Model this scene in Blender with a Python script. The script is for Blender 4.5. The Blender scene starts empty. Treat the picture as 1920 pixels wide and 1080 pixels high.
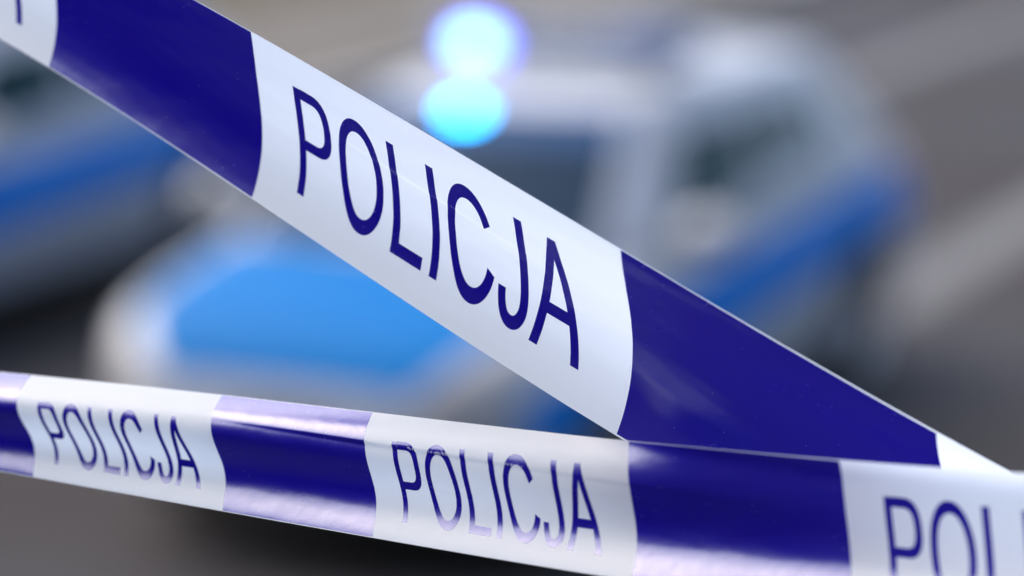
import bpy, bmesh, math, random
import numpy as np
from mathutils import Vector, Matrix

scene = bpy.context.scene
col = scene.collection
R = math.radians
random.seed(4)

# ------------------------------------------------------------------ camera
PITCH = R(11.44)
CAM_H = 2.862
cam_data = bpy.data.cameras.new("camera")
cam = bpy.data.objects.new("camera", cam_data)
col.objects.link(cam)
cam.location = (0, 0, CAM_H)
cam.rotation_euler = (R(90) - PITCH, 0, 0)
cam_data.lens = 100
cam_data.sensor_width = 36
cam_data.clip_start = 0.05
cam_data.clip_end = 3000
cam_data.dof.use_dof = True
cam_data.dof.focus_distance = 1.40
cam_data.dof.aperture_fstop = 2.65
cam_data.dof.aperture_ratio = 0.88
scene.camera = cam

# ------------------------------------------------------------------ sky, sun, exposure
SUN_EL, SUN_AZ = R(54), R(-68)          # azimuth measured clockwise from the view direction (+Y)
world = bpy.data.worlds.new("World")
scene.world = world
world.use_nodes = True
wn = world.node_tree.nodes
wl = world.node_tree.links
bg = wn["Background"]
sky = wn.new("ShaderNodeTexSky")
sky.sky_type = 'NISHITA'
sky.sun_disc = False
sky.sun_elevation = SUN_EL
sky.sun_rotation = SUN_AZ
sky.air_density = 1.0
sky.dust_density = 4.0
sky.ozone_density = 1.0
wl.new(sky.outputs[0], bg.inputs[0])
bg.inputs[1].default_value = 0.15
sun_data = bpy.data.lights.new("sun", 'SUN')
sun = bpy.data.objects.new("sun", sun_data)
col.objects.link(sun)
sun_data.energy = 0.95
sun_data.angle = R(80)
sun_data.color = (1.0, 0.975, 0.95)
sdir = Vector((math.sin(SUN_AZ) * math.cos(SUN_EL), math.cos(SUN_AZ) * math.cos(SUN_EL), math.sin(SUN_EL)))
sun.rotation_euler = (-sdir).to_track_quat('-Z', 'Y').to_euler()
sun.location = sdir * 50

vs = scene.view_settings
vs.view_transform = 'Standard'
vs.look = 'None'
vs.gamma = 1
vs.use_curve_mapping = False
vs.exposure = 1.58
scene.cycles.use_denoising = True
scene.cycles.use_adaptive_sampling = False
scene.cycles.max_bounces = 8

# ------------------------------------------------------------------ helpers
def obj(name, verts, faces, mat, parent=None, smooth=True, mats=None, fm=None):
    me = bpy.data.meshes.new(name)
    me.from_pydata([tuple(v) for v in verts], [], faces)
    for m in (mats or [mat]):
        me.materials.append(m)
    if smooth:
        me.polygons.foreach_set("use_smooth", [True] * len(me.polygons))
    if fm is not None:
        me.polygons.foreach_set("material_index", fm)
    me.update()
    o = bpy.data.objects.new(name, me)
    col.objects.link(o)
    if parent is not None:
        o.parent = parent
    return o

def empty(name, loc=(0, 0, 0), rz=0.0):
    o = bpy.data.objects.new(name, None)
    col.objects.link(o)
    o.location = loc
    o.rotation_euler = (0, 0, rz)
    o.empty_display_size = 0.1
    return o

def tag(o, label, cat, group=None):
    o["label"] = label
    o["category"] = cat
    if group:
        o["group"] = group

def copy_tree(o, parent=None):
    c = o.copy()
    col.objects.link(c)
    if parent is not None:
        c.parent = parent
    for ch in list(o.children):
        copy_tree(ch, c)
    return c

class MB:
    """collects shapes for one mesh"""
    def __init__(self):
        self.v = []
        self.f = []
    def grid(self, fn, nu, nv, wrap_u=False):
        b = len(self.v)
        cols_ = nu if wrap_u else nu + 1
        for i in range(cols_):
            for j in range(nv + 1):
                self.v.append(tuple(fn(i / nu, j / nv)))
        for i in range(nu):
            i2 = (i + 1) % cols_
            for j in range(nv):
                self.f.append((b + i * (nv + 1) + j, b + i2 * (nv + 1) + j, b + i2 * (nv + 1) + j + 1, b + i * (nv + 1) + j + 1))
    def box(self, c, s, bev=0.0, rz=0.0):
        bm = bmesh.new()
        bmesh.ops.create_cube(bm, size=1)
        for v in bm.verts:
            v.co = Vector((v.co.x * s[0], v.co.y * s[1], v.co.z * s[2]))
        if bev > 0:
            bmesh.ops.bevel(bm, geom=bm.edges[:], offset=bev, segments=3, affect='EDGES', profile=0.5)
        m = Matrix.Rotation(rz, 3, 'Z')
        self.bm(bm, lambda p: m @ p + Vector(c))
    def bm(self, bm, f):
        b = len(self.v)
        bm.verts.ensure_lookup_table()
        bm.verts.index_update()
        for v in bm.verts:
            self.v.append(tuple(f(v.co)))
        for fc in bm.faces:
            self.f.append(tuple(b + v.index for v in fc.verts))
        bm.free()
    def lathe_y(self, prof, c, n=40):
        """profile of (radius, y) turned about the y axis through c"""
        b = len(self.v)
        for i in range(n):
            a = 2 * math.pi * i / n
            for r, y in prof:
                self.v.append((c[0] + r * math.cos(a), c[1] + y, c[2] + r * math.sin(a)))
        m = len(prof)
        for i in range(n):
            k = (i + 1) % n
            for j in range(m - 1):
                self.f.append((b + i * m + j, b + k * m + j, b + k * m + j + 1, b + i * m + j + 1))
    def ellipsoid(self, c, s, n=14):
        bm = bmesh.new()
        bmesh.ops.create_uvsphere(bm, u_segments=n * 2, v_segments=n, radius=1)
        self.bm(bm, lambda p: Vector((c[0] + p.x * s[0], c[1] + p.y * s[1], c[2] + p.z * s[2])))
    def build(self, name, mat, parent=None, smooth=True):
        return obj(name, self.v, self.f, mat, parent, smooth)

# ------------------------------------------------------------------ materials
def mat(name, base, rough=0.5, metal=0.0, ior=1.5, coat=0.0, emit=None, estr=0.0, noise=None, bump=None):
    m = bpy.data.materials.new(name)
    m.use_nodes = True
    n, l = m.node_tree.nodes, m.node_tree.links
    p = n["Principled BSDF"]
    p.inputs["Base Color"].default_value = (*base, 1)
    p.inputs["Roughness"].default_value = rough
    p.inputs["Metallic"].default_value = metal
    p.inputs["IOR"].default_value = ior
    p.inputs["Coat Weight"].default_value = coat
    p.inputs["Coat Roughness"].default_value = 0.05
    if emit:
        p.inputs["Emission Color"].default_value = (*emit, 1)
        p.inputs["Emission Strength"].default_value = estr
    tc = n.new("ShaderNodeTexCoord")
    if noise:
        sc, lo, hi, det = noise
        t = n.new("ShaderNodeTexNoise")
        t.inputs["Scale"].default_value = sc
        t.inputs["Detail"].default_value = det
        l.new(tc.outputs["Object"], t.inputs["Vector"])
        r = n.new("ShaderNodeValToRGB")
        r.color_ramp.elements[0].position = 0.3
        r.color_ramp.elements[1].position = 0.7
        r.color_ramp.elements[0].color = (*lo, 1)
        r.color_ramp.elements[1].color = (*hi, 1)
        l.new(t.outputs["Fac"], r.inputs["Fac"])
        l.new(r.outputs["Color"], p.inputs["Base Color"])
    if bump:
        sc, st, dist = bump
        t2 = n.new("ShaderNodeTexNoise")
        t2.inputs["Scale"].default_value = sc
        t2.inputs["Detail"].default_value = 6
        l.new(tc.outputs["Object"], t2.inputs["Vector"])
        b = n.new("ShaderNodeBump")
        b.inputs["Strength"].default_value = st
        b.inputs["Distance"].default_value = dist
        l.new(t2.outputs["Fac"], b.inputs["Height"])
        l.new(b.outputs["Normal"], p.inputs["Normal"])
    return m

def film_material():
    m = mat("white_film", (0.83, 0.875, 0.93), rough=0.32, ior=1.5, bump=(140, 0.10, 0.002))
    n, l = m.node_tree.nodes, m.node_tree.links
    p = n["Principled BSDF"]
    tr = n.new("ShaderNodeBsdfTranslucent")
    tr.inputs["Color"].default_value = (0.86, 0.90, 0.97, 1)
    mx = n.new("ShaderNodeMixShader")
    mx.inputs[0].default_value = 0.62
    l.new(p.outputs[0], mx.inputs[1])
    l.new(tr.outputs[0], mx.inputs[2])
    l.new(mx.outputs[0], n["Material Output"].inputs["Surface"])
    return m

def ink_material():
    m = mat("blue_ink", (0.004, 0.001, 0.24), rough=0.25, ior=2.05, bump=(110, 0.09, 0.002))
    n, l = m.node_tree.nodes, m.node_tree.links
    p = n["Principled BSDF"]
    tc = n.new("ShaderNodeTexCoord")
    # dust specks and pinholes in the print
    v = n.new("ShaderNodeTexVoronoi")
    v.inputs["Scale"].default_value = 330
    l.new(tc.outputs["Object"], v.inputs["Vector"])
    sep = n.new("ShaderNodeSeparateColor")
    l.new(v.outputs["Color"], sep.inputs[0])
    gt = n.new("ShaderNodeMath"); gt.operation = 'GREATER_THAN'; gt.inputs[1].default_value = 0.93
    l.new(sep.outputs[0], gt.inputs[0])
    lt = n.new("ShaderNodeMath"); lt.operation = 'LESS_THAN'; lt.inputs[1].default_value = 0.10
    l.new(v.outputs["Distance"], lt.inputs[0])
    mu = n.new("ShaderNodeMath"); mu.operation = 'MULTIPLY'
    l.new(gt.outputs[0], mu.inputs[0]); l.new(lt.outputs[0], mu.inputs[1])
    mu2 = n.new("ShaderNodeMath"); mu2.operation = 'MULTIPLY'; mu2.inputs[1].default_value = 0.5
    l.new(mu.outputs[0], mu2.inputs[0])
    mix = n.new("ShaderNodeMix"); mix.data_type = 'RGBA'
    mix.inputs["A"].default_value = (0.004, 0.001, 0.24, 1)
    mix.inputs["B"].default_value = (0.35, 0.32, 0.6, 1)
    l.new(mu2.outputs[0], mix.inputs["Factor"])
    l.new(mix.outputs["Result"], p.inputs["Base Color"])
    # rubbed, slightly duller places in the gloss
    mp = n.new("ShaderNodeMapping")
    mp.inputs["Scale"].default_value = (24, 24, 70)
    l.new(tc.outputs["Object"], mp.inputs["Vector"])
    rn = n.new("ShaderNodeTexNoise")
    rn.inputs["Scale"].default_value = 1.0
    rn.inputs["Detail"].default_value = 9
    rn.inputs["Roughness"].default_value = 0.65
    l.new(mp.outputs[0], rn.inputs["Vector"])
    mr = n.new("ShaderNodeMapRange")
    mr.inputs["From Min"].default_value = 0.3
    mr.inputs["From Max"].default_value = 0.7
    mr.inputs["To Min"].default_value = 0.19
    mr.inputs["To Max"].default_value = 0.29
    l.new(rn.outputs["Fac"], mr.inputs["Value"])
    l.new(mr.outputs[0], p.inputs["Roughness"])
    tr = n.new("ShaderNodeBsdfTranslucent")
    tr.inputs["Color"].default_value = (0.012, 0.0, 0.62, 1)
    mx = n.new("ShaderNodeAddShader")
    dim = n.new("ShaderNodeMixShader")
    dim.inputs[0].default_value = 0.22
    l.new(p.outputs[0], dim.inputs[1])
    l.new(tr.outputs[0], dim.inputs[2])
    l.new(dim.outputs[0], n["Material Output"].inputs["Surface"])
    n.remove(mx)
    return m

M = {
    'film': film_material(),
    'ink': ink_material(),
    'silver': mat("silver_paint", (0.29, 0.305, 0.335), rough=0.4, ior=1.3, metal=0.0, coat=0.0),
    'blue': mat("blue_livery", (0.001, 0.094, 0.275), rough=0.3, ior=1.1),
    'stripe': mat("reflective_blue_stripe", (0.004, 0.155, 0.50), rough=0.35, ior=1.15),
    'strip': mat("painted_sky_reflection", (0.010, 0.042, 0.115), rough=0.25, ior=1.15),  # blue sky reflection held in the base colour
    'green_glass': mat("green_tinted_glass", (0.003, 0.020, 0.022), rough=0.08, ior=1.15),
    'glass': mat("dark_glass", (0.0008, 0.013, 0.032), rough=0.08, ior=1.12),
    'rubber': mat("tyre_rubber", (0.02, 0.02, 0.021), rough=0.8),
    'black': mat("black_plastic", (0.025, 0.025, 0.027), rough=0.5),
    'rim': mat("alloy_rim", (0.45, 0.45, 0.46), rough=0.35, metal=0.8),
    'lamp': mat("headlight_lens", (0.27, 0.27, 0.28), rough=0.12, coat=0.6),
    'red': mat("tail_lens", (0.42, 0.012, 0.012), rough=0.2, coat=0.5),
    'plate': mat("plate_white", (0.75, 0.75, 0.74), rough=0.4),
    'dome': mat("unlit_blue_dome", (0.02, 0.06, 0.22), rough=0.12, coat=0.5),
    'lit': mat("lit_beacon", (0.1, 0.3, 0.8), rough=0.3, emit=(0.30, 0.78, 1.0), estr=2.6),
    'halo': mat("lit_dome", (0.05, 0.08, 0.8), rough=0.3, emit=(0.12, 0.12, 1.0), estr=2.2),
    'strobe': mat("lit_strobe", (0.1, 0.3, 0.8), rough=0.3, emit=(0.0, 0.40, 1.0), estr=9.5),
    'lightbar': mat("light_bar_housing", (0.10, 0.13, 0.20), rough=0.35, coat=0.4),
    'asphalt': mat("asphalt", (0.1, 0.1, 0.1), rough=0.85, ior=1.15, noise=(0.22, (0.030, 0.0255, 0.0235), (0.045, 0.046, 0.052), 8), bump=(90, 0.5, 0.01)),
    'paint': mat("worn_road_paint", (0.3, 0.3, 0.3), rough=0.7, ior=1.15, noise=(3.0, (0.085, 0.083, 0.084), (0.125, 0.122, 0.123), 8)),
    'paving': mat("pavement_concrete", (0.3, 0.27, 0.23), rough=0.85, ior=1.15, noise=(0.8, (0.075, 0.068, 0.059), (0.105, 0.096, 0.084), 6)),
    'kerb': mat("kerb_stone", (0.3, 0.29, 0.28), rough=0.8, ior=1.15, noise=(4, (0.22, 0.21, 0.20), (0.30, 0.29, 0.28), 5)),
    'verge': mat("dry_verge", (0.1, 0.08, 0.05), rough=0.95, ior=1.15, noise=(1.4, (0.04, 0.031, 0.02), (0.075, 0.065, 0.04), 8)),
    'brick': mat("brick_wall", (0.12, 0.08, 0.06), rough=0.85, noise=(3, (0.09, 0.06, 0.05), (0.14, 0.10, 0.08), 6)),
    'dirt': mat("brown_dirt", (0.1, 0.08, 0.05), rough=0.95, ior=1.15, noise=(2.2, (0.085, 0.062, 0.044), (0.115, 0.09, 0.07), 8)),
}

# ------------------------------------------------------------------ ground, road, pavement
def sheet(name, pts, z, m, kind='structure', parent=None):
    o = obj(name, [(x, y, z) for x, y in pts], [tuple(range(len(pts)))], m, parent, smooth=False)
    if kind:
        o["kind"] = kind
    return o

g = sheet("ground", [(-1200, -1200), (1200, -1200), (1200, 1200), (-1200, 1200)], -0.03, M['verge'])
CAR_YAW = R(244.82)
fwd = Vector((math.cos(CAR_YAW), math.sin(CAR_YAW), 0))
lat = Vector((-math.sin(CAR_YAW), math.cos(CAR_YAW), 0))       # the car's left: towards the right of the picture
CAR_POS = Vector((0.145, 11.066, 0))
def cpt(a, b):
    p = CAR_POS + fwd * a + lat * b
    return (p.x, p.y)
def strip(a0, a1, b0, b1):
    return [cpt(a0, b0), cpt(a0, b1), cpt(a1, b1), cpt(a1, b0)]
# the carriageway runs alongside the cars
sheet("road", strip(-120, 120, -5.6, 60), 0.0, M['asphalt'])
PAV0, PAV1 = -9.3, -5.75
mb = MB()
for p0, p1, b0, b1, z0, z1, mname, nm in ((-120, 120, PAV0, PAV1, -0.02, 0.12, 'paving', 'pavement'), (-120, 120, PAV1, -5.6, -0.02, 0.135, 'kerb', 'kerb')):
    q = strip(p0, p1, b0, b1)
    v = [(x, y, z0) for x, y in q] + [(x, y, z1) for x, y in q]
    o = obj(nm, v, [(0, 1, 2, 3), (4, 7, 6, 5), (0, 4, 5, 1), (1, 5, 6, 2), (2, 6, 7, 3), (3, 7, 4, 0)], M[mname], None, smooth=False)
    o["kind"] = 'structure'
def road_marking(a0, a1, b0, b1):
    return sheet("road_marking", strip(a0, a1, b0, b1), 0.004, M['paint'])
road_marking(-45, -2.9, 0.22, 0.60)
road_marking(-45, -9.0, -2.75, -2.35)

# ------------------------------------------------------------------ unseen building added beside and behind the camera to darken the tapes' reflections
def make_building():
    root = empty("added_dark_building", (-9.5, -9, 0))
    def wall(x0, y0, x1, y1, t, H):
        d = Vector((x1 - x0, y1 - y0, 0)); L = d.length; d.normalize(); n = Vector((d.y, -d.x, 0)) * t
        a, b = Vector((x0, y0, 0)), Vector((x1, y1, 0))
        v = [a, b, b + n, a + n]
        v = [p for p in v] + [p + Vector((0, 0, H)) for p in v]
        o = obj("wall", [p - Vector((-9.5, -9, 0)) for p in v], [(0, 1, 2, 3), (4, 7, 6, 5), (0, 4, 5, 1), (1, 5, 6, 2), (2, 6, 7, 3), (3, 7, 4, 0)], M['brick'], root, smooth=False)
        ang = math.atan2(d.y, d.x)
        inn = -Vector((d.y, -d.x, 0))
        for k in range(int(L / 2.8)):
            for z in ((1.6, 4.6, 6.9) if H < 9 else (1.6, 4.6, 7.6, 10.6, 13.6)):
                c = a + d * (1.5 + 2.8 * k) + Vector((0, 0, z)) - Vector((-9.5, -9, 0))
                fr = MB(); fr.box(c, (1.3, 0.12, 1.5 if z < 6 else 1.1), 0.0, ang)
                f = fr.build("window_frame", M['black'], o, smooth=False)
                pn = MB(); pn.box(c, (1.16, 0.15, 1.36 if z < 6 else 0.96), 0.0, ang)
                pn.build("pane", M['glass'], o, smooth=False)
    wall(-9.5, -6.6, -9.5, 3.5, -6.0, 8.2)
    wall(-9.5, -9.0, -9.5, -6.62, -6.0, 15.5)
    wall(9.5, -9.0, -9.49, -9.01, -6.0, 16.0)
    tag(root, "unseen dark brick building added beside and behind the barrier tapes to darken their reflections", "building")
make_building()

# ------------------------------------------------------------------ police car
def lerp(a, b, t):
    return a + (b - a) * t
XS = np.array([-2.15, -2.10, -2.0, -1.85, 1.0, 1.2, 1.6, 1.85, 2.0, 2.09, 2.15])
ZT = np.array([0.86, 0.98, 1.01, 1.02, 1.0, 0.985, 0.925, 0.875, 0.82, 0.74, 0.64])
ZB = np.array([0.42, 0.34, 0.28, 0.22, 0.22, 0.22, 0.22, 0.22, 0.23, 0.26, 0.34])
YW = np.array([0.70, 0.78, 0.845, 0.875, 0.895, 0.89, 0.875, 0.83, 0.745, 0.64, 0.50])
RING = [(0.0, 0.0), (0.80, 0.0), (0.94, 0.07), (0.985, 0.22), (1.0, 0.48), (0.99, 0.72), (0.955, 0.87), (0.88, 0.955), (0.72, 0.99), (0.4, 1.005), (0.0, 1.01)]
RT = np.linspace(0, 1, len(RING))
RY = np.array([r[0] for r in RING])
RZ = np.array([r[1] for r in RING])
def body_pt(x, r, side=1):
    zt, zb, yw = np.interp(x, XS, ZT), np.interp(x, XS, ZB), np.interp(x, XS, YW)
    return Vector((x, side * yw * float(np.interp(r, RT, RY)), zb + (zt - zb) * float(np.interp(r, RT, RZ))))
def body_off(x, r, side, d):
    p = body_pt(x, r, side)
    e = 0.02
    a = body_pt(min(x + e, 2.15), r, side) - body_pt(max(x - e, -2.15), r, side)
    b = body_pt(x, min(r + e, 1), side) - body_pt(x, max(r - e, 0), side)
    n = a.cross(b)
    if n.length < 1e-9:
        return p
    n.normalize()
    c = Vector((x * 0.8, 0, 0.55))
    if n.dot(p - c) < 0:
        n = -n
    return p + n * d
def body_patch(mbx, x0, x1, r0, r1, side, d, nu=16, nv=6):
    mbx.grid(lambda u, v: body_off(lerp(x0, x1, u), lerp(r0, r1, v), side, d), nu, nv)

def cab_pt(h, f, side):
    """side of the greenhouse: h height 0..1, f 0 front .. 1 rear"""
    xf, xr = lerp(1.18, 0.42, h), lerp(-2.02, -1.58, h)
    yw = lerp(0.83, 0.60, max(h, 0.0) ** 1.15)
    sh = 1 - 0.11 * abs(2 * f - 1) ** 3
    z = 0.985 + 0.44 * h - 0.015 * h * max(0.0, 1 - 2.2 * f) ** 2
    return Vector((lerp(xf, xr, f), side * yw * sh, z))
def cab_front(h, t, rear=False):
    """t -1..1 across"""
    f = 1.0 if rear else 0.0
    e = cab_pt(h, f, 1)
    bulge = (1 - t * t) * (0.10 if not rear else 0.08)
    return Vector((e.x + (bulge if not rear else -bulge), e.y * t, e.z))

def cabin_mesh():
    mbx = MB()
    ns, nf, nh = 24, 12, 10
    def ring(h, scale=1.0, zadd=0.0):
        pts = []
        for i in range(ns):
            pts.append(cab_pt(h, i / ns, 1))
        for i in range(nf):
            pts.append(cab_front(h, 1 - 2 * i / nf, True))
        for i in range(ns):
            pts.append(cab_pt(h, 1 - i / ns, -1))
        for i in range(nf):
            pts.append(cab_front(h, -1 + 2 * i / nf, False))
        cx = -0.6
        return [Vector(((p.x - cx) * scale + cx, p.y * scale, p.z + zadd)) for p in pts]
    rings = [ring(-0.12)] + [ring(i / nh) for i in range(nh + 1)]
    for sc, za in ((0.975, 0.018), (0.93, 0.032), (0.84, 0.046), (0.65, 0.058), (0.4, 0.066), (0.15, 0.07)):
        rings.append(ring(1.0, sc, za))
    n = len(rings[0])
    for rg in rings:
        mbx.v += [tuple(p) for p in rg]
    for k in range(len(rings) - 1):
        for i in range(n):
            j = (i + 1) % n
            mbx.f.append((k * n + i, k * n + j, (k + 1) * n + j, (k + 1) * n + i))
    mbx.f.append(tuple((len(rings) - 1) * n + i for i in range(n)))
    return mbx

def lower_body_mesh():
    xs = np.concatenate([np.linspace(-2.15, -1.8, 8), np.linspace(-1.7, 1.1, 29), np.linspace(1.2, 2.15, 20)])
    v, f = [], []
    nr = 24
    rr = np.linspace(0, 1, nr)
    for x in xs:
        for r in rr:
            v.append(body_pt(x, r, 1))
        for r in rr[-2:0:-1]:
            v.append(body_pt(x, r, -1))
    n = nr + nr - 2
    for i in range(len(xs) - 1):
        for j in range(n):
            k = (j + 1) % n
            f.append((i * n + j, (i + 1) * n + j, (i + 1) * n + k, i * n + k))
    f.append(tuple(range(n)))
    b = (len(xs) - 1) * n
    f.append(tuple(b + n - 1 - i for i in range(n)))
    return v, f

def cut_arches(o, locs):
    bm = bmesh.new()
    for x, s in locs:
        m = Matrix.Translation((x, s * 0.83, 0.315)) @ Matrix.Rotation(R(90), 4, 'X')
        bmesh.ops.create_cone(bm, cap_ends=True, segments=40, radius1=0.385, radius2=0.385, depth=0.5, matrix=m)
    me = bpy.data.meshes.new("arch_cut")
    bm.to_mesh(me)
    bm.free()
    c = bpy.data.objects.new("arch_cut", me)
    col.objects.link(c)
    md = o.modifiers.new("arch", 'BOOLEAN')
    md.object = c
    md.operation = 'DIFFERENCE'
    md.solver = 'EXACT'
    dg = bpy.context.evaluated_depsgraph_get()
    nm = bpy.data.meshes.new_from_object(o.evaluated_get(dg))
    o.modifiers.clear()
    if len(nm.polygons) > 100:
        old = o.data
        o.data = nm
        nm.name = old.name
    bpy.data.objects.remove(c)

def make_car():
    root = empty("police_car")
    v, f = lower_body_mesh()
    body = obj("body", v, f, M['silver'], root)
    bm = bmesh.new(); bm.from_mesh(body.data)
    bmesh.ops.recalc_face_normals(bm, faces=bm.faces[:]); bm.to_mesh(body.data); bm.free()
    cut_arches(body, [(1.33, 1), (1.33, -1), (-1.33, 1), (-1.33, -1)])
    cabin_mesh().build("cabin", M['silver'], root)
    # hood with its blue livery
    h = MB()
    for s in (1, -1):
        body_patch(h, 1.24, 2.12, 0.745, 1.0, s, 0.006, 24, 12)
    hood = h.build("hood", M['blue'], root)
    # doors
    for s in (1, -1):
        for x0, x1 in ((0.86, -0.16), (-0.18, -0.98)):
            d = MB(); body_patch(d, x0, x1, 0.22, 0.72, s, 0.004, 10, 8)
            door = d.build("door", M['silver'], root)
            p = body_off(x1 + 0.14, 0.66, s, 0.02)
            hd = MB(); hd.box(p, (0.19, 0.035, 0.03), 0.01)
            hd.build("door_handle", M['silver'], door)
        st = MB(); st.grid(lambda u, v: body_off(lerp(1.92, -1.9, u), lerp(0.36, 0.445, u) + 0.165 * v, s, 0.009), 90, 6)
        # leave the wheel openings free
        st.f = [q for q in st.f if not any(math.hypot(sum(st.v[i][0] for i in q) / 4 - wx, sum(st.v[i][2] for i in q) / 4 - 0.315) < 0.40 for wx in (1.33, -1.33))]
        st.build("side_stripe", M['stripe'], root)
        sl = MB(); body_patch(sl, 0.92, -0.9, 0.105, 0.2, s, 0.012, 10, 3)
        sl.build("sill", M['black'], root)
        # headlight, tail light
        hl = MB(); body_patch(hl, 1.70, 2.12, 0.50, 0.735, s, 0.010, 10, 6)
        hl.build("headlight", M['lamp'], root)
        tl = MB(); body_patch(tl, -2.11, -1.86, 0.5, 0.74, s, 0.010, 6, 6)
        tl.build("tail_light", M['red'], root)
        # side windows
        for f0, f1, h1 in ((0.14, 0.43, 0.76), (0.46, 0.68, 0.74), (0.71, 0.79, 0.62)):
            w = MB()
            w.grid(lambda u, vv: cab_pt(lerp(0.03 + 0.62 * (lerp(f0, f1, u) - 0.15), h1, vv), lerp(f0, f1, u), s) + Vector((0, s * 0.006, 0.002)), 8, 6)
            w.build("side_window", M['green_glass'], root)
        mi = MB(); mi.ellipsoid((0.83, s * 1.0, 1.05), (0.085, 0.125, 0.085))
        mr = mi.build("side_mirror", M['silver'], root)
        am = MB(); am.box((0.85, s * 0.865, 1.0), (0.05, 0.12, 0.035), 0.01)
        am.build("mirror_arm", M['black'], mr)
        gl = MB(); gl.ellipsoid((0.757, s * 1.0, 1.05), (0.018, 0.095, 0.065))
        gl.build("mirror_glass", M['glass'], mr)
    # windscreen, rear window
    w = MB()
    w.grid(lambda u, vv: cab_front(lerp(0.03, 0.99, vv), lerp(-0.96, 0.96, u)) + Vector((0.006, 0, 0.006)), 14, 10)
    ws = w.build("windscreen", M['glass'], root)
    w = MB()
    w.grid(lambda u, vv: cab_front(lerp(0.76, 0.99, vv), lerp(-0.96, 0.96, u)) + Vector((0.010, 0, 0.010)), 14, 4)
    w.build("sky_reflection_band", M['strip'], ws)  # blue sky reflection on the upper windscreen, painted as a coloured band
    for y0 in (0.05, -0.6):
        wp = MB()
        for t in range(1):
            a = cab_front(0.02, (y0 + 0.02) / 0.75) + Vector((0.02, 0, 0.012))
            b = cab_front(0.12, (y0 + 0.56) / 0.75) + Vector((0.02, 0, 0.012))
            n = 8
            base = len(wp.v)
            for i in range(n + 1):
                p = a.lerp(b, i / n)
                for dx, dz in ((0, 0), (0.02, -0.008), (0.02, 0.010), (0, 0.014)):
                    wp.v.append((p.x + dx, p.y, p.z + dz))
            for i in range(n):
                for k in range(4):
                    k2 = (k + 1) % 4
                    wp.f.append((base + i * 4 + k, base + i * 4 + k2, base + (i + 1) * 4 + k2, base + (i + 1) * 4 + k))
        wp.build("wiper", M['black'], ws)
    w = MB()
    w.grid(lambda u, vv: cab_front(lerp(0.12, 0.9, vv), lerp(-0.85, 0.85, u), True) + Vector((-0.006, 0, 0.004)), 14, 8)
    w.build("rear_window", M['glass'], root)
    # front: bumper skin, grille, lower intake, plate
    b = MB()
    def bump(u, vv):
        t = lerp(-1, 1, u)
        y = 0.80 * t
        z = lerp(0.25, 0.53, vv)
        x = 2.205 - 0.26 * abs(t) ** 2.6 - 0.05 * abs(2 * vv - 1) ** 2
        return (x, y, z)
    b.grid(bump, 24, 8)
    bp = b.build("front_bumper", M['silver'], root)
    gi = MB(); gi.grid(lambda u, vv: Vector(bump(lerp(0.04, 0.96, u), lerp(0.0, 0.50, vv))) + Vector((0.006, 0, 0)), 16, 4)
    gi.build("lower_intake", M['black'], bp)
    for s in (1, -1):
        fl = MB(); fl.ellipsoid((2.10, s * 0.60, 0.33), (0.03, 0.055, 0.045), 8)
        fl.build("fog_light", M['lamp'], bp)
    pl = MB(); pl.box((2.222, 0, 0.47), (0.012, 0.50, 0.11), 0.004)
    pl.build("number_plate", M['plate'], bp)
    gr = MB(); gr.grid(lambda u, vv: (2.165 - 0.10 * abs(2 * u - 1) ** 2.4 - 0.03 * vv, lerp(-0.46, 0.46, u), lerp(0.535, 0.645, vv)), 14, 3)
    grl = gr.build("grille", M['black'], root)
    for k in range(3):
        sl = MB(); sl.grid(lambda u, vv: (2.180 - 0.10 * abs(2 * u - 1) ** 2.4 - 0.01 * k, lerp(-0.44, 0.44, u), 0.556 + 0.028 * k + 0.010 * vv), 12, 1)
        sl.build("grille_slat", M['rim'], grl)
    rb = MB(); rb.grid(lambda u, vv: (-2.19 + 0.22 * abs(2 * u - 1) ** 2.8 + 0.03 * abs(2 * vv - 1) ** 2, lerp(-0.82, 0.82, u), lerp(0.28, 0.64, vv)), 20, 6)
    rb.build("rear_bumper", M['silver'], root)
    # wheels
    for x in (1.33, -1.33):
        for s in (1, -1):
            t = MB()
            prof = [(0.215, -0.10), (0.29, -0.105), (0.312, -0.075), (0.316, 0.0), (0.312, 0.075), (0.29, 0.105), (0.215, 0.10)]
            t.lathe_y(prof, (x, s * 0.775, 0.316), 40)
            wh = t.build("wheel", M['rubber'], root)
            r = MB()
            r.lathe_y([(0.218, s * 0.098), (0.205, s * 0.088), (0.195, s * 0.055), (0.19, -s * 0.09)], (x, s * 0.775, 0.316), 36)
            r.lathe_y([(0.06, s * 0.06), (0.055, s * 0.085), (0.0, s * 0.09)], (x, s * 0.775, 0.316), 20)
            for k in range(5):
                a = 2 * math.pi * k / 5 + 0.3
                bm = bmesh.new(); bmesh.ops.create_cube(bm, size=1)
                mtx = Matrix.Translation((x, s * (0.775 + 0.068), 0.316)) @ Matrix.Rotation(a, 4, 'Y') @ Matrix.Translation((0.125, 0, 0)) @ Matrix.Diagonal((0.15, 0.025, 0.05, 1))
                r.bm(bm, lambda p: mtx @ p)
            r.build("rim", M['rim'], wh, smooth=False)
            dk = MB(); dk.lathe_y([(0.19, s * 0.02), (0.0, s * 0.02)], (x, s * 0.775, 0.316), 24)
            dk.build("brake_disc", M['black'], wh)
    # light bar on the roof
    lb = MB()
    lb.box((-0.14, 0, 1.555), (0.26, 1.06, 0.05), 0.02)
    for s in (1, -1):
        lb.box((-0.14, s * 0.40, 1.508), (0.10, 0.06, 0.07), 0.01)
    bar = lb.build("light_bar", M['lightbar'], root)
    mid = MB(); mid.box((-0.14, 0, 1.615), (0.22, 0.42, 0.07), 0.025)
    mid.build("speaker_housing", M['lightbar'], bar)
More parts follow.
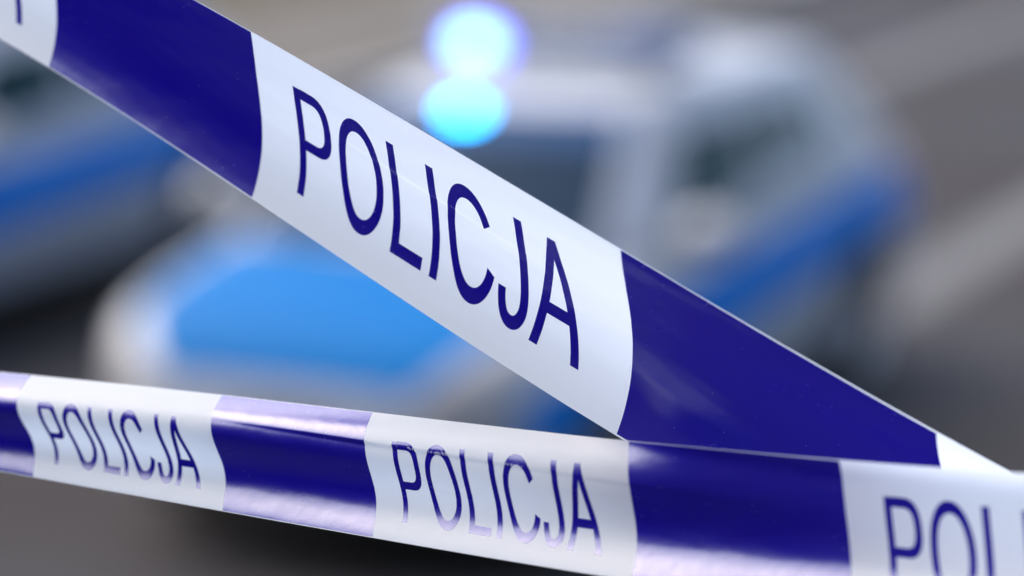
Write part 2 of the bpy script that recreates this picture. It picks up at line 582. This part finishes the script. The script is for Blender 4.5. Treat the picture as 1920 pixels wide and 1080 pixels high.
    for s in (1, -1):
        dm = MB(); dm.box((-0.14, s * 0.375, 1.62), (0.23, 0.31, 0.08), 0.032)
        dm.build("beacon", M['dome'], bar)
    an = MB(); an.lathe_y([(0.006, 0)], (0, 0, 0), 3)
    return root

car = make_car()
car.location = CAR_POS
car.rotation_euler = (0, 0, CAR_YAW)
tag(car, "blue and silver police car in the middle with its roof beacon lit", "police car", "police cars parked side by side behind the tapes")
car2 = copy_tree(car)
P2 = Vector((-2.90, 13.48, 0))
car2.location = P2
tag(car2, "police car cut off by the left edge with its beacons unlit", "police car", "police cars parked side by side behind the tapes")

# the lit lamps of the middle car
bar = [c for c in car.children if c.name.startswith("light_bar")][0]
lamp = MB(); lamp.ellipsoid((0.0, -0.32, 1.585), (0.035, 0.064, 0.042), 10)
lamp.build("lit_beacon_lamp", M['lit'], bar)
hl = MB(); hl.ellipsoid((-0.012, -0.315, 1.58), (0.028, 0.100, 0.070), 10)
hl.build("lit_beacon_lamp", M['halo'], bar)
sb = MB(); sb.ellipsoid((0.575, -0.085, 1.392), (0.035, 0.05, 0.03), 10)
sb.build("windscreen_strobe", M['strobe'], [c for c in car.children if c.name.startswith("windscreen")][0])

# ------------------------------------------------------------------ barrier tapes
TW = 0.075                                     # width of the tape
LW, LB = 0.196692, 0.13454                     # length of a white and of a blue panel
TAPE = {
    'upper': dict(P=[-0.172444, -0.116488, 1.452997, 0.338421, 0.503892, -0.309522, -0.830206, 0.899355, 0.139719, -0.207777, -0.237495, -0.148547, 0.112816, 0.081825, 0.0259, -0.037023, 0.155546, 0.043763, -0.088333, 0.206299, 1.036371, 1.598426, 0.374075, 0.415263, 0.070567, -7.649413],
                  off=0.152419 - LW / 2, lo=-0.16, hi=0.44),
    'lower': dict(P=[0.375722, 0.129724, 1.207866, 0.426229, 0.032556, 0.488743, 1.125725, 0.347149, -0.134665, 0.015828, -0.085338, -0.04384, 0.176555, 0.020524, 0.122705, -0.219675, 0.431829, -0.657211, 0.423093, -0.026801, 0.28102, -0.084806, 0.35547, 0.14365, 0.072843, 0.008449],
                  off=-0.498885 - LW / 2, lo=-1.01, hi=-0.14),
}
def raw_surface(p, u, s, crease):
    """camera-aligned metres (right, down, forward) of a ribbon that bends, twists and cups"""
    P0 = p[0:3]; yaw, pit = p[3:5]; r0, r1, r2 = p[5:8]; c = p[8:10]; c3 = p[10:12]; q = p[12:16]; q1 = p[16:20]
    w1, w2, um, sh, um3, w3 = p[20:26]
    ws = 1 + w1 * u + w2 * u * u + w3 * u ** 3
    un = u
    u = u + um * u * u + um3 * u ** 3 + sh * TW * (s - .5)
    a = np.array([np.cos(pit) * np.cos(yaw), np.sin(pit), -np.cos(pit) * np.sin(yaw)])
    e = np.array([0, 1., 0]); w0 = e - a * (a @ e); w0 /= np.linalg.norm(w0); n0 = np.cross(a, w0)
    if n0[2] > 0:
        n0 = -n0
    r = r0 + r1 * u + r2 * u * u
    X = 2 * s - 1
    B = [X ** 2, X ** 3 - X * .6, X ** 4 - X ** 2, X ** 5 - X ** 3]
    prof = sum((q[i] + q1[i] * u) * B[i] for i in range(4))
    # faint ripples of the thin film
    rip = 0.5 if crease else 1.0
    prof = prof + rip * 0.0006 * np.sin(2 * math.pi * (s * 5.3 + un * 11) + 1.6 * np.sin(un * 37)) + rip * 0.0004 * np.sin(2 * math.pi * (s * 9.1 - un * 17) + 2.1 * np.sin(un * 53 + s * 4))
    if not crease:
        sc = 0.37 + 0.30 * (un - 0.1)
        prof = prof - 0.0022 * np.exp(-((un - 0.15) / 0.07) ** 2) * np.tanh((s - sc) / 0.006) * np.exp(-((s - sc) / 0.10) ** 2)
    if crease:
        # a fold pressed into the film, running slowly down along the tape
        k = (un - (-0.735)) / 0.335
        sc = 0.19 + 0.13 * k
        amp = 0.022 * np.exp(-((un + 0.60) / 0.10) ** 2) + 0.006 * np.exp(-((un + 0.47) / 0.12) ** 2)
        prof = prof - amp * 0.5 * (np.tanh((s - sc) / 0.012) - np.tanh((s - sc) / 0.15))
        k = np.clip((un + 0.45) / 0.10, 0, 1)
        prof = prof + 0.62 * k * k * (3 - 2 * k) * np.clip(0.50 - s, 0, 1) ** 2
    cs, sn = np.cos(r), np.sin(r)
    A = (cs * TW * (s - .5) - sn * TW * prof) * ws
    N = (sn * TW * (s - .5) + cs * TW * prof) * ws
    return P0[:, None] + a[:, None] * u + w0[:, None] * (A + c[0] * u ** 2 + c3[0] * u ** 3) + n0[:, None] * (N + c[1] * u ** 2 + c3[1] * u ** 3)

cp, sp = math.cos(PITCH), math.sin(PITCH)
def to_world(X):
    return np.stack([X[0], X[2] * cp - X[1] * sp, CAM_H - X[2] * sp - X[1] * cp], 1)

def tape_surface(t, u, s, lift=0.0):
    p = np.array(t['P'], float)
    crease = t is TAPE['lower']
    u = np.asarray(u, float); s = np.asarray(s, float)
    def S(uu, ss):
        uc = np.clip(uu, t['lo'], t['hi'])
        e = 1e-3
        X = raw_surface(p, uc, ss, crease)
        D = (raw_surface(p, uc + e, np.full_like(ss, 0.5), crease) - raw_surface(p, uc - e, np.full_like(ss, 0.5), crease)) / (2 * e)
        return X + D * (uu - uc)
    X = S(u, s)
    if lift:
        e = 2e-4
        a = S(u + e, s) - S(u - e, s)
        b = S(u, s + e) - S(u, s - e)
        n = np.cross(a.T, b.T).T
        n /= np.linalg.norm(n, axis=0)
        n = np.where(n[2] > 0, -n, n)
        X = X + n * lift
    return to_world(X)

def tape_patch(t, name, m, parent, origin, corner, nu, nv, lift):
    """corner(i, j in 0..1 arrays) -> u, s"""
    I, J = np.meshgrid(np.linspace(0, 1, nu + 1), np.linspace(0, 1, nv + 1), indexing='ij')
    u, s = corner(I.ravel(), J.ravel())
    v = tape_surface(t, u, s, lift) - origin
    f = [(i * (nv + 1) + j, (i + 1) * (nv + 1) + j, (i + 1) * (nv + 1) + j + 1, i * (nv + 1) + j + 1) for i in range(nu) for j in range(nv)]
    return v, f

def glyph_strips():
    """each letter as strips that do not overlap; (outer(t), inner(t)) in tape widths along and fractions across"""
    T, Bm = 0.203, 0.845
    G = {}
    def line(p, q):
        return lambda t: (p[0] + (q[0] - p[0]) * t, p[1] + (q[1] - p[1]) * t)
    def poly(pts):
        pts = np.array(pts, float)
        d = np.r_[0, np.cumsum(np.hypot(np.diff(pts[:, 0]), np.diff(pts[:, 1])))]
        d /= d[-1]
        return lambda t: (np.interp(t, d, pts[:, 0]), np.interp(t, d, pts[:, 1]))
    def arc(cx, cy, rx, ry, a0, a1, ex=1.0):
        def f(t):
            a = np.radians(a0 + (a1 - a0) * t)
            c_, s_ = np.cos(a), np.sin(a)
            return cx + rx * np.sign(c_) * np.abs(c_) ** ex, cy + ry * np.sign(s_) * np.abs(s_) ** ex
        return f
    # P
    def bowl(x0, xs, xr, yt, yb):
        pts = [(x0 + (xs - x0) * k / 5, yt) for k in range(5)]
        cy, ry, rx = (yt + yb) / 2, (yb - yt) / 2, xr - xs
        for a in np.linspace(-90, 90, 40):
            ca, sa = math.cos(R(a)), math.sin(R(a))
            pts.append((xs + rx * abs(ca) ** 0.72, cy + ry * math.copysign(abs(sa) ** 0.78, sa)))
        pts += [(xs + (x0 - xs) * k / 5, yb) for k in range(1, 6)]
        return np.array(pts)
    bo, bi = bowl(0.3505, 0.43, 0.561, 0.200, 0.580), bowl(0.3505, 0.43, 0.508, 0.265, 0.517)
    def arr(pts):
        n = len(pts)
        d = np.linspace(0, 1, n)
        return lambda t: (np.interp(t, d, pts[:, 0]), np.interp(t, d, pts[:, 1]))
    G['P'] = [(line((0.2985, T), (0.2985, Bm)), line((0.3505, T), (0.3505, Bm)), 60, 3), (arr(bo), arr(bi), 98, 3)]
    # O
    G['O'] = [(arc(0.775, 0.522, 0.163, 0.331, 0, 360, 0.93), arc(0.775, 0.522, 0.111, 0.255, 0, 360, 0.93), 120, 3)]
    # L
    G['L'] = [(line((1.0045, T), (1.0045, Bm)), line((1.0585, T), (1.0585, Bm)), 60, 3),
              (line((1.0585, 0.779), (1.229, 0.779)), line((1.0585, Bm), (1.229, Bm)), 20, 4)]
    G['I'] = [(line((1.2875, T), (1.2875, Bm)), line((1.3415, T), (1.3415, Bm)), 60, 3)]
    # C, drawn from its upper to its lower end the long way round
    G['C'] = [(arc(1.568, 0.522, 0.163, 0.331, -27, -338, 0.93), arc(1.568, 0.522, 0.111, 0.252, -27, -338, 0.93), 100, 3)]
    # J
    def hook(xr, yb, xl, yl, y0):
        cx, rx = (xl + xr) / 2, (xr - xl) / 2
        pts = [(xr, y) for y in np.linspace(T, y0, 40)]
        ry = yb - y0
        for a in np.linspace(0, 180, 41)[1:]:
            ca, sa = math.cos(R(a)), math.sin(R(a))
            pts.append((cx + rx * math.copysign(abs(ca) ** 0.9, ca), y0 + ry * abs(sa) ** 0.9))
        if yl < y0:
            pts += [(xl, y0 + (yl - y0) * k / 6) for k in range(1, 7)]
        return np.array(pts)
    jo, ji = hook(1.9515, 0.855, 1.748, 0.672, 0.69), hook(1.8975, 0.791, 1.799, 0.672, 0.685)
    G['J'] = [(arr(jo), arr(ji), 100, 3)]
    # A
    ax = 2.149
    ol, orr = (lambda s: 2.1225 + (1.9815 - 2.1225) * (s - T) / (0.852 - T)), (lambda s: 2.1755 + (2.3115 - 2.1755) * (s - T) / (0.852 - T))
    il = lambda s: np.where(s < 0.33, ax, ax + (2.037 - ax) * (s - 0.33) / (0.852 - 0.33))
    ir = lambda s: np.where(s < 0.33, ax, ax + (2.257 - ax) * (s - 0.33) / (0.852 - 0.33))
    sA = lambda t: T + (0.852 - T) * t
    sB = lambda t: 0.607 + 0.068 * t
    G['A'] = [(lambda t: (ol(sA(t)), sA(t)), lambda t: (il(sA(t)), sA(t)), 70, 3),
              (lambda t: (ir(sA(t)), sA(t)), lambda t: (orr(sA(t)), sA(t)), 70, 3),
              (lambda t: (il(sB(t)), sB(t)), lambda t: (ir(sB(t)), sB(t)), 8, 8)]
    return G
GLYPHS = glyph_strips()

def make_tape(key, label, u0, u1, panels, top_margin, bot_margin):
    t = TAPE[key]
    mid = tape_surface(t, np.array([t['off'] + LW / 2]), np.array([0.5]))[0]
    root = empty("police_tape", mid)
    nu = int((u1 - u0) / 0.003)
    v, f = tape_patch(t, "film", M['film'], root, mid, lambda i, j: (u0 + (u1 - u0) * i, j), nu, 110, 0.0)
    obj("film", v, f, M['film'], root)
    per = LW + LB
    for k in panels:
        a = t['off'] + k * per
        b0, b1 = a + LW, a + per
        def cor(i, j):
            u = b0 + (b1 - b0) * i
            return u, top_margin(u) + (1 - bot_margin(u) - top_margin(u)) * j
        v, f = tape_patch(t, "blue_band", M['ink'], root, mid, cor, 45, 110, 0.00007)
        obj("blue_band", v, f, M['ink'], root)
        for ch in "POLICJA":
            vv, ff = [], []
            for fo, fi, n, m in GLYPHS[ch]:
                I, J = np.meshgrid(np.linspace(0, 1, n + 1), np.linspace(0, 1, m + 1), indexing='ij')
                i, j = I.ravel(), J.ravel()
                ox, oy = fo(i); ix, iy = fi(i)
                uu = a + TW * (ox + (ix - ox) * j)
                ss = oy + (iy - oy) * j
                w = tape_surface(t, uu, np.asarray(ss), 0.00008) - mid
                b = len(vv)
                vv += [tuple(x) for x in w]
                ff += [(b + x * (m + 1) + y, b + (x + 1) * (m + 1) + y, b + (x + 1) * (m + 1) + y + 1, b + x * (m + 1) + y + 1) for x in range(n) for y in range(m)]
            obj("letter", vv, ff, M['ink'], root)
    tag(root, label, "tape", "barrier tapes printed in blue and white")
    return root

make_tape('upper', "taut blue and white barrier tape slanting steeply down across the photo, with one large word", -1.6, 1.4, range(-2, 3),
          lambda u: 0.004 + 0.008 * np.clip((u - 0.27) / 0.14, 0, 1), lambda u: 0.006 + 0 * u)
make_tape('lower', "creased glossy blue and white barrier tape running nearly level along the bottom, with three words", -2.2, 0.9, range(-2, 3),
          lambda u: 0.006 + 0 * u, lambda u: 0.008 + 0 * u)
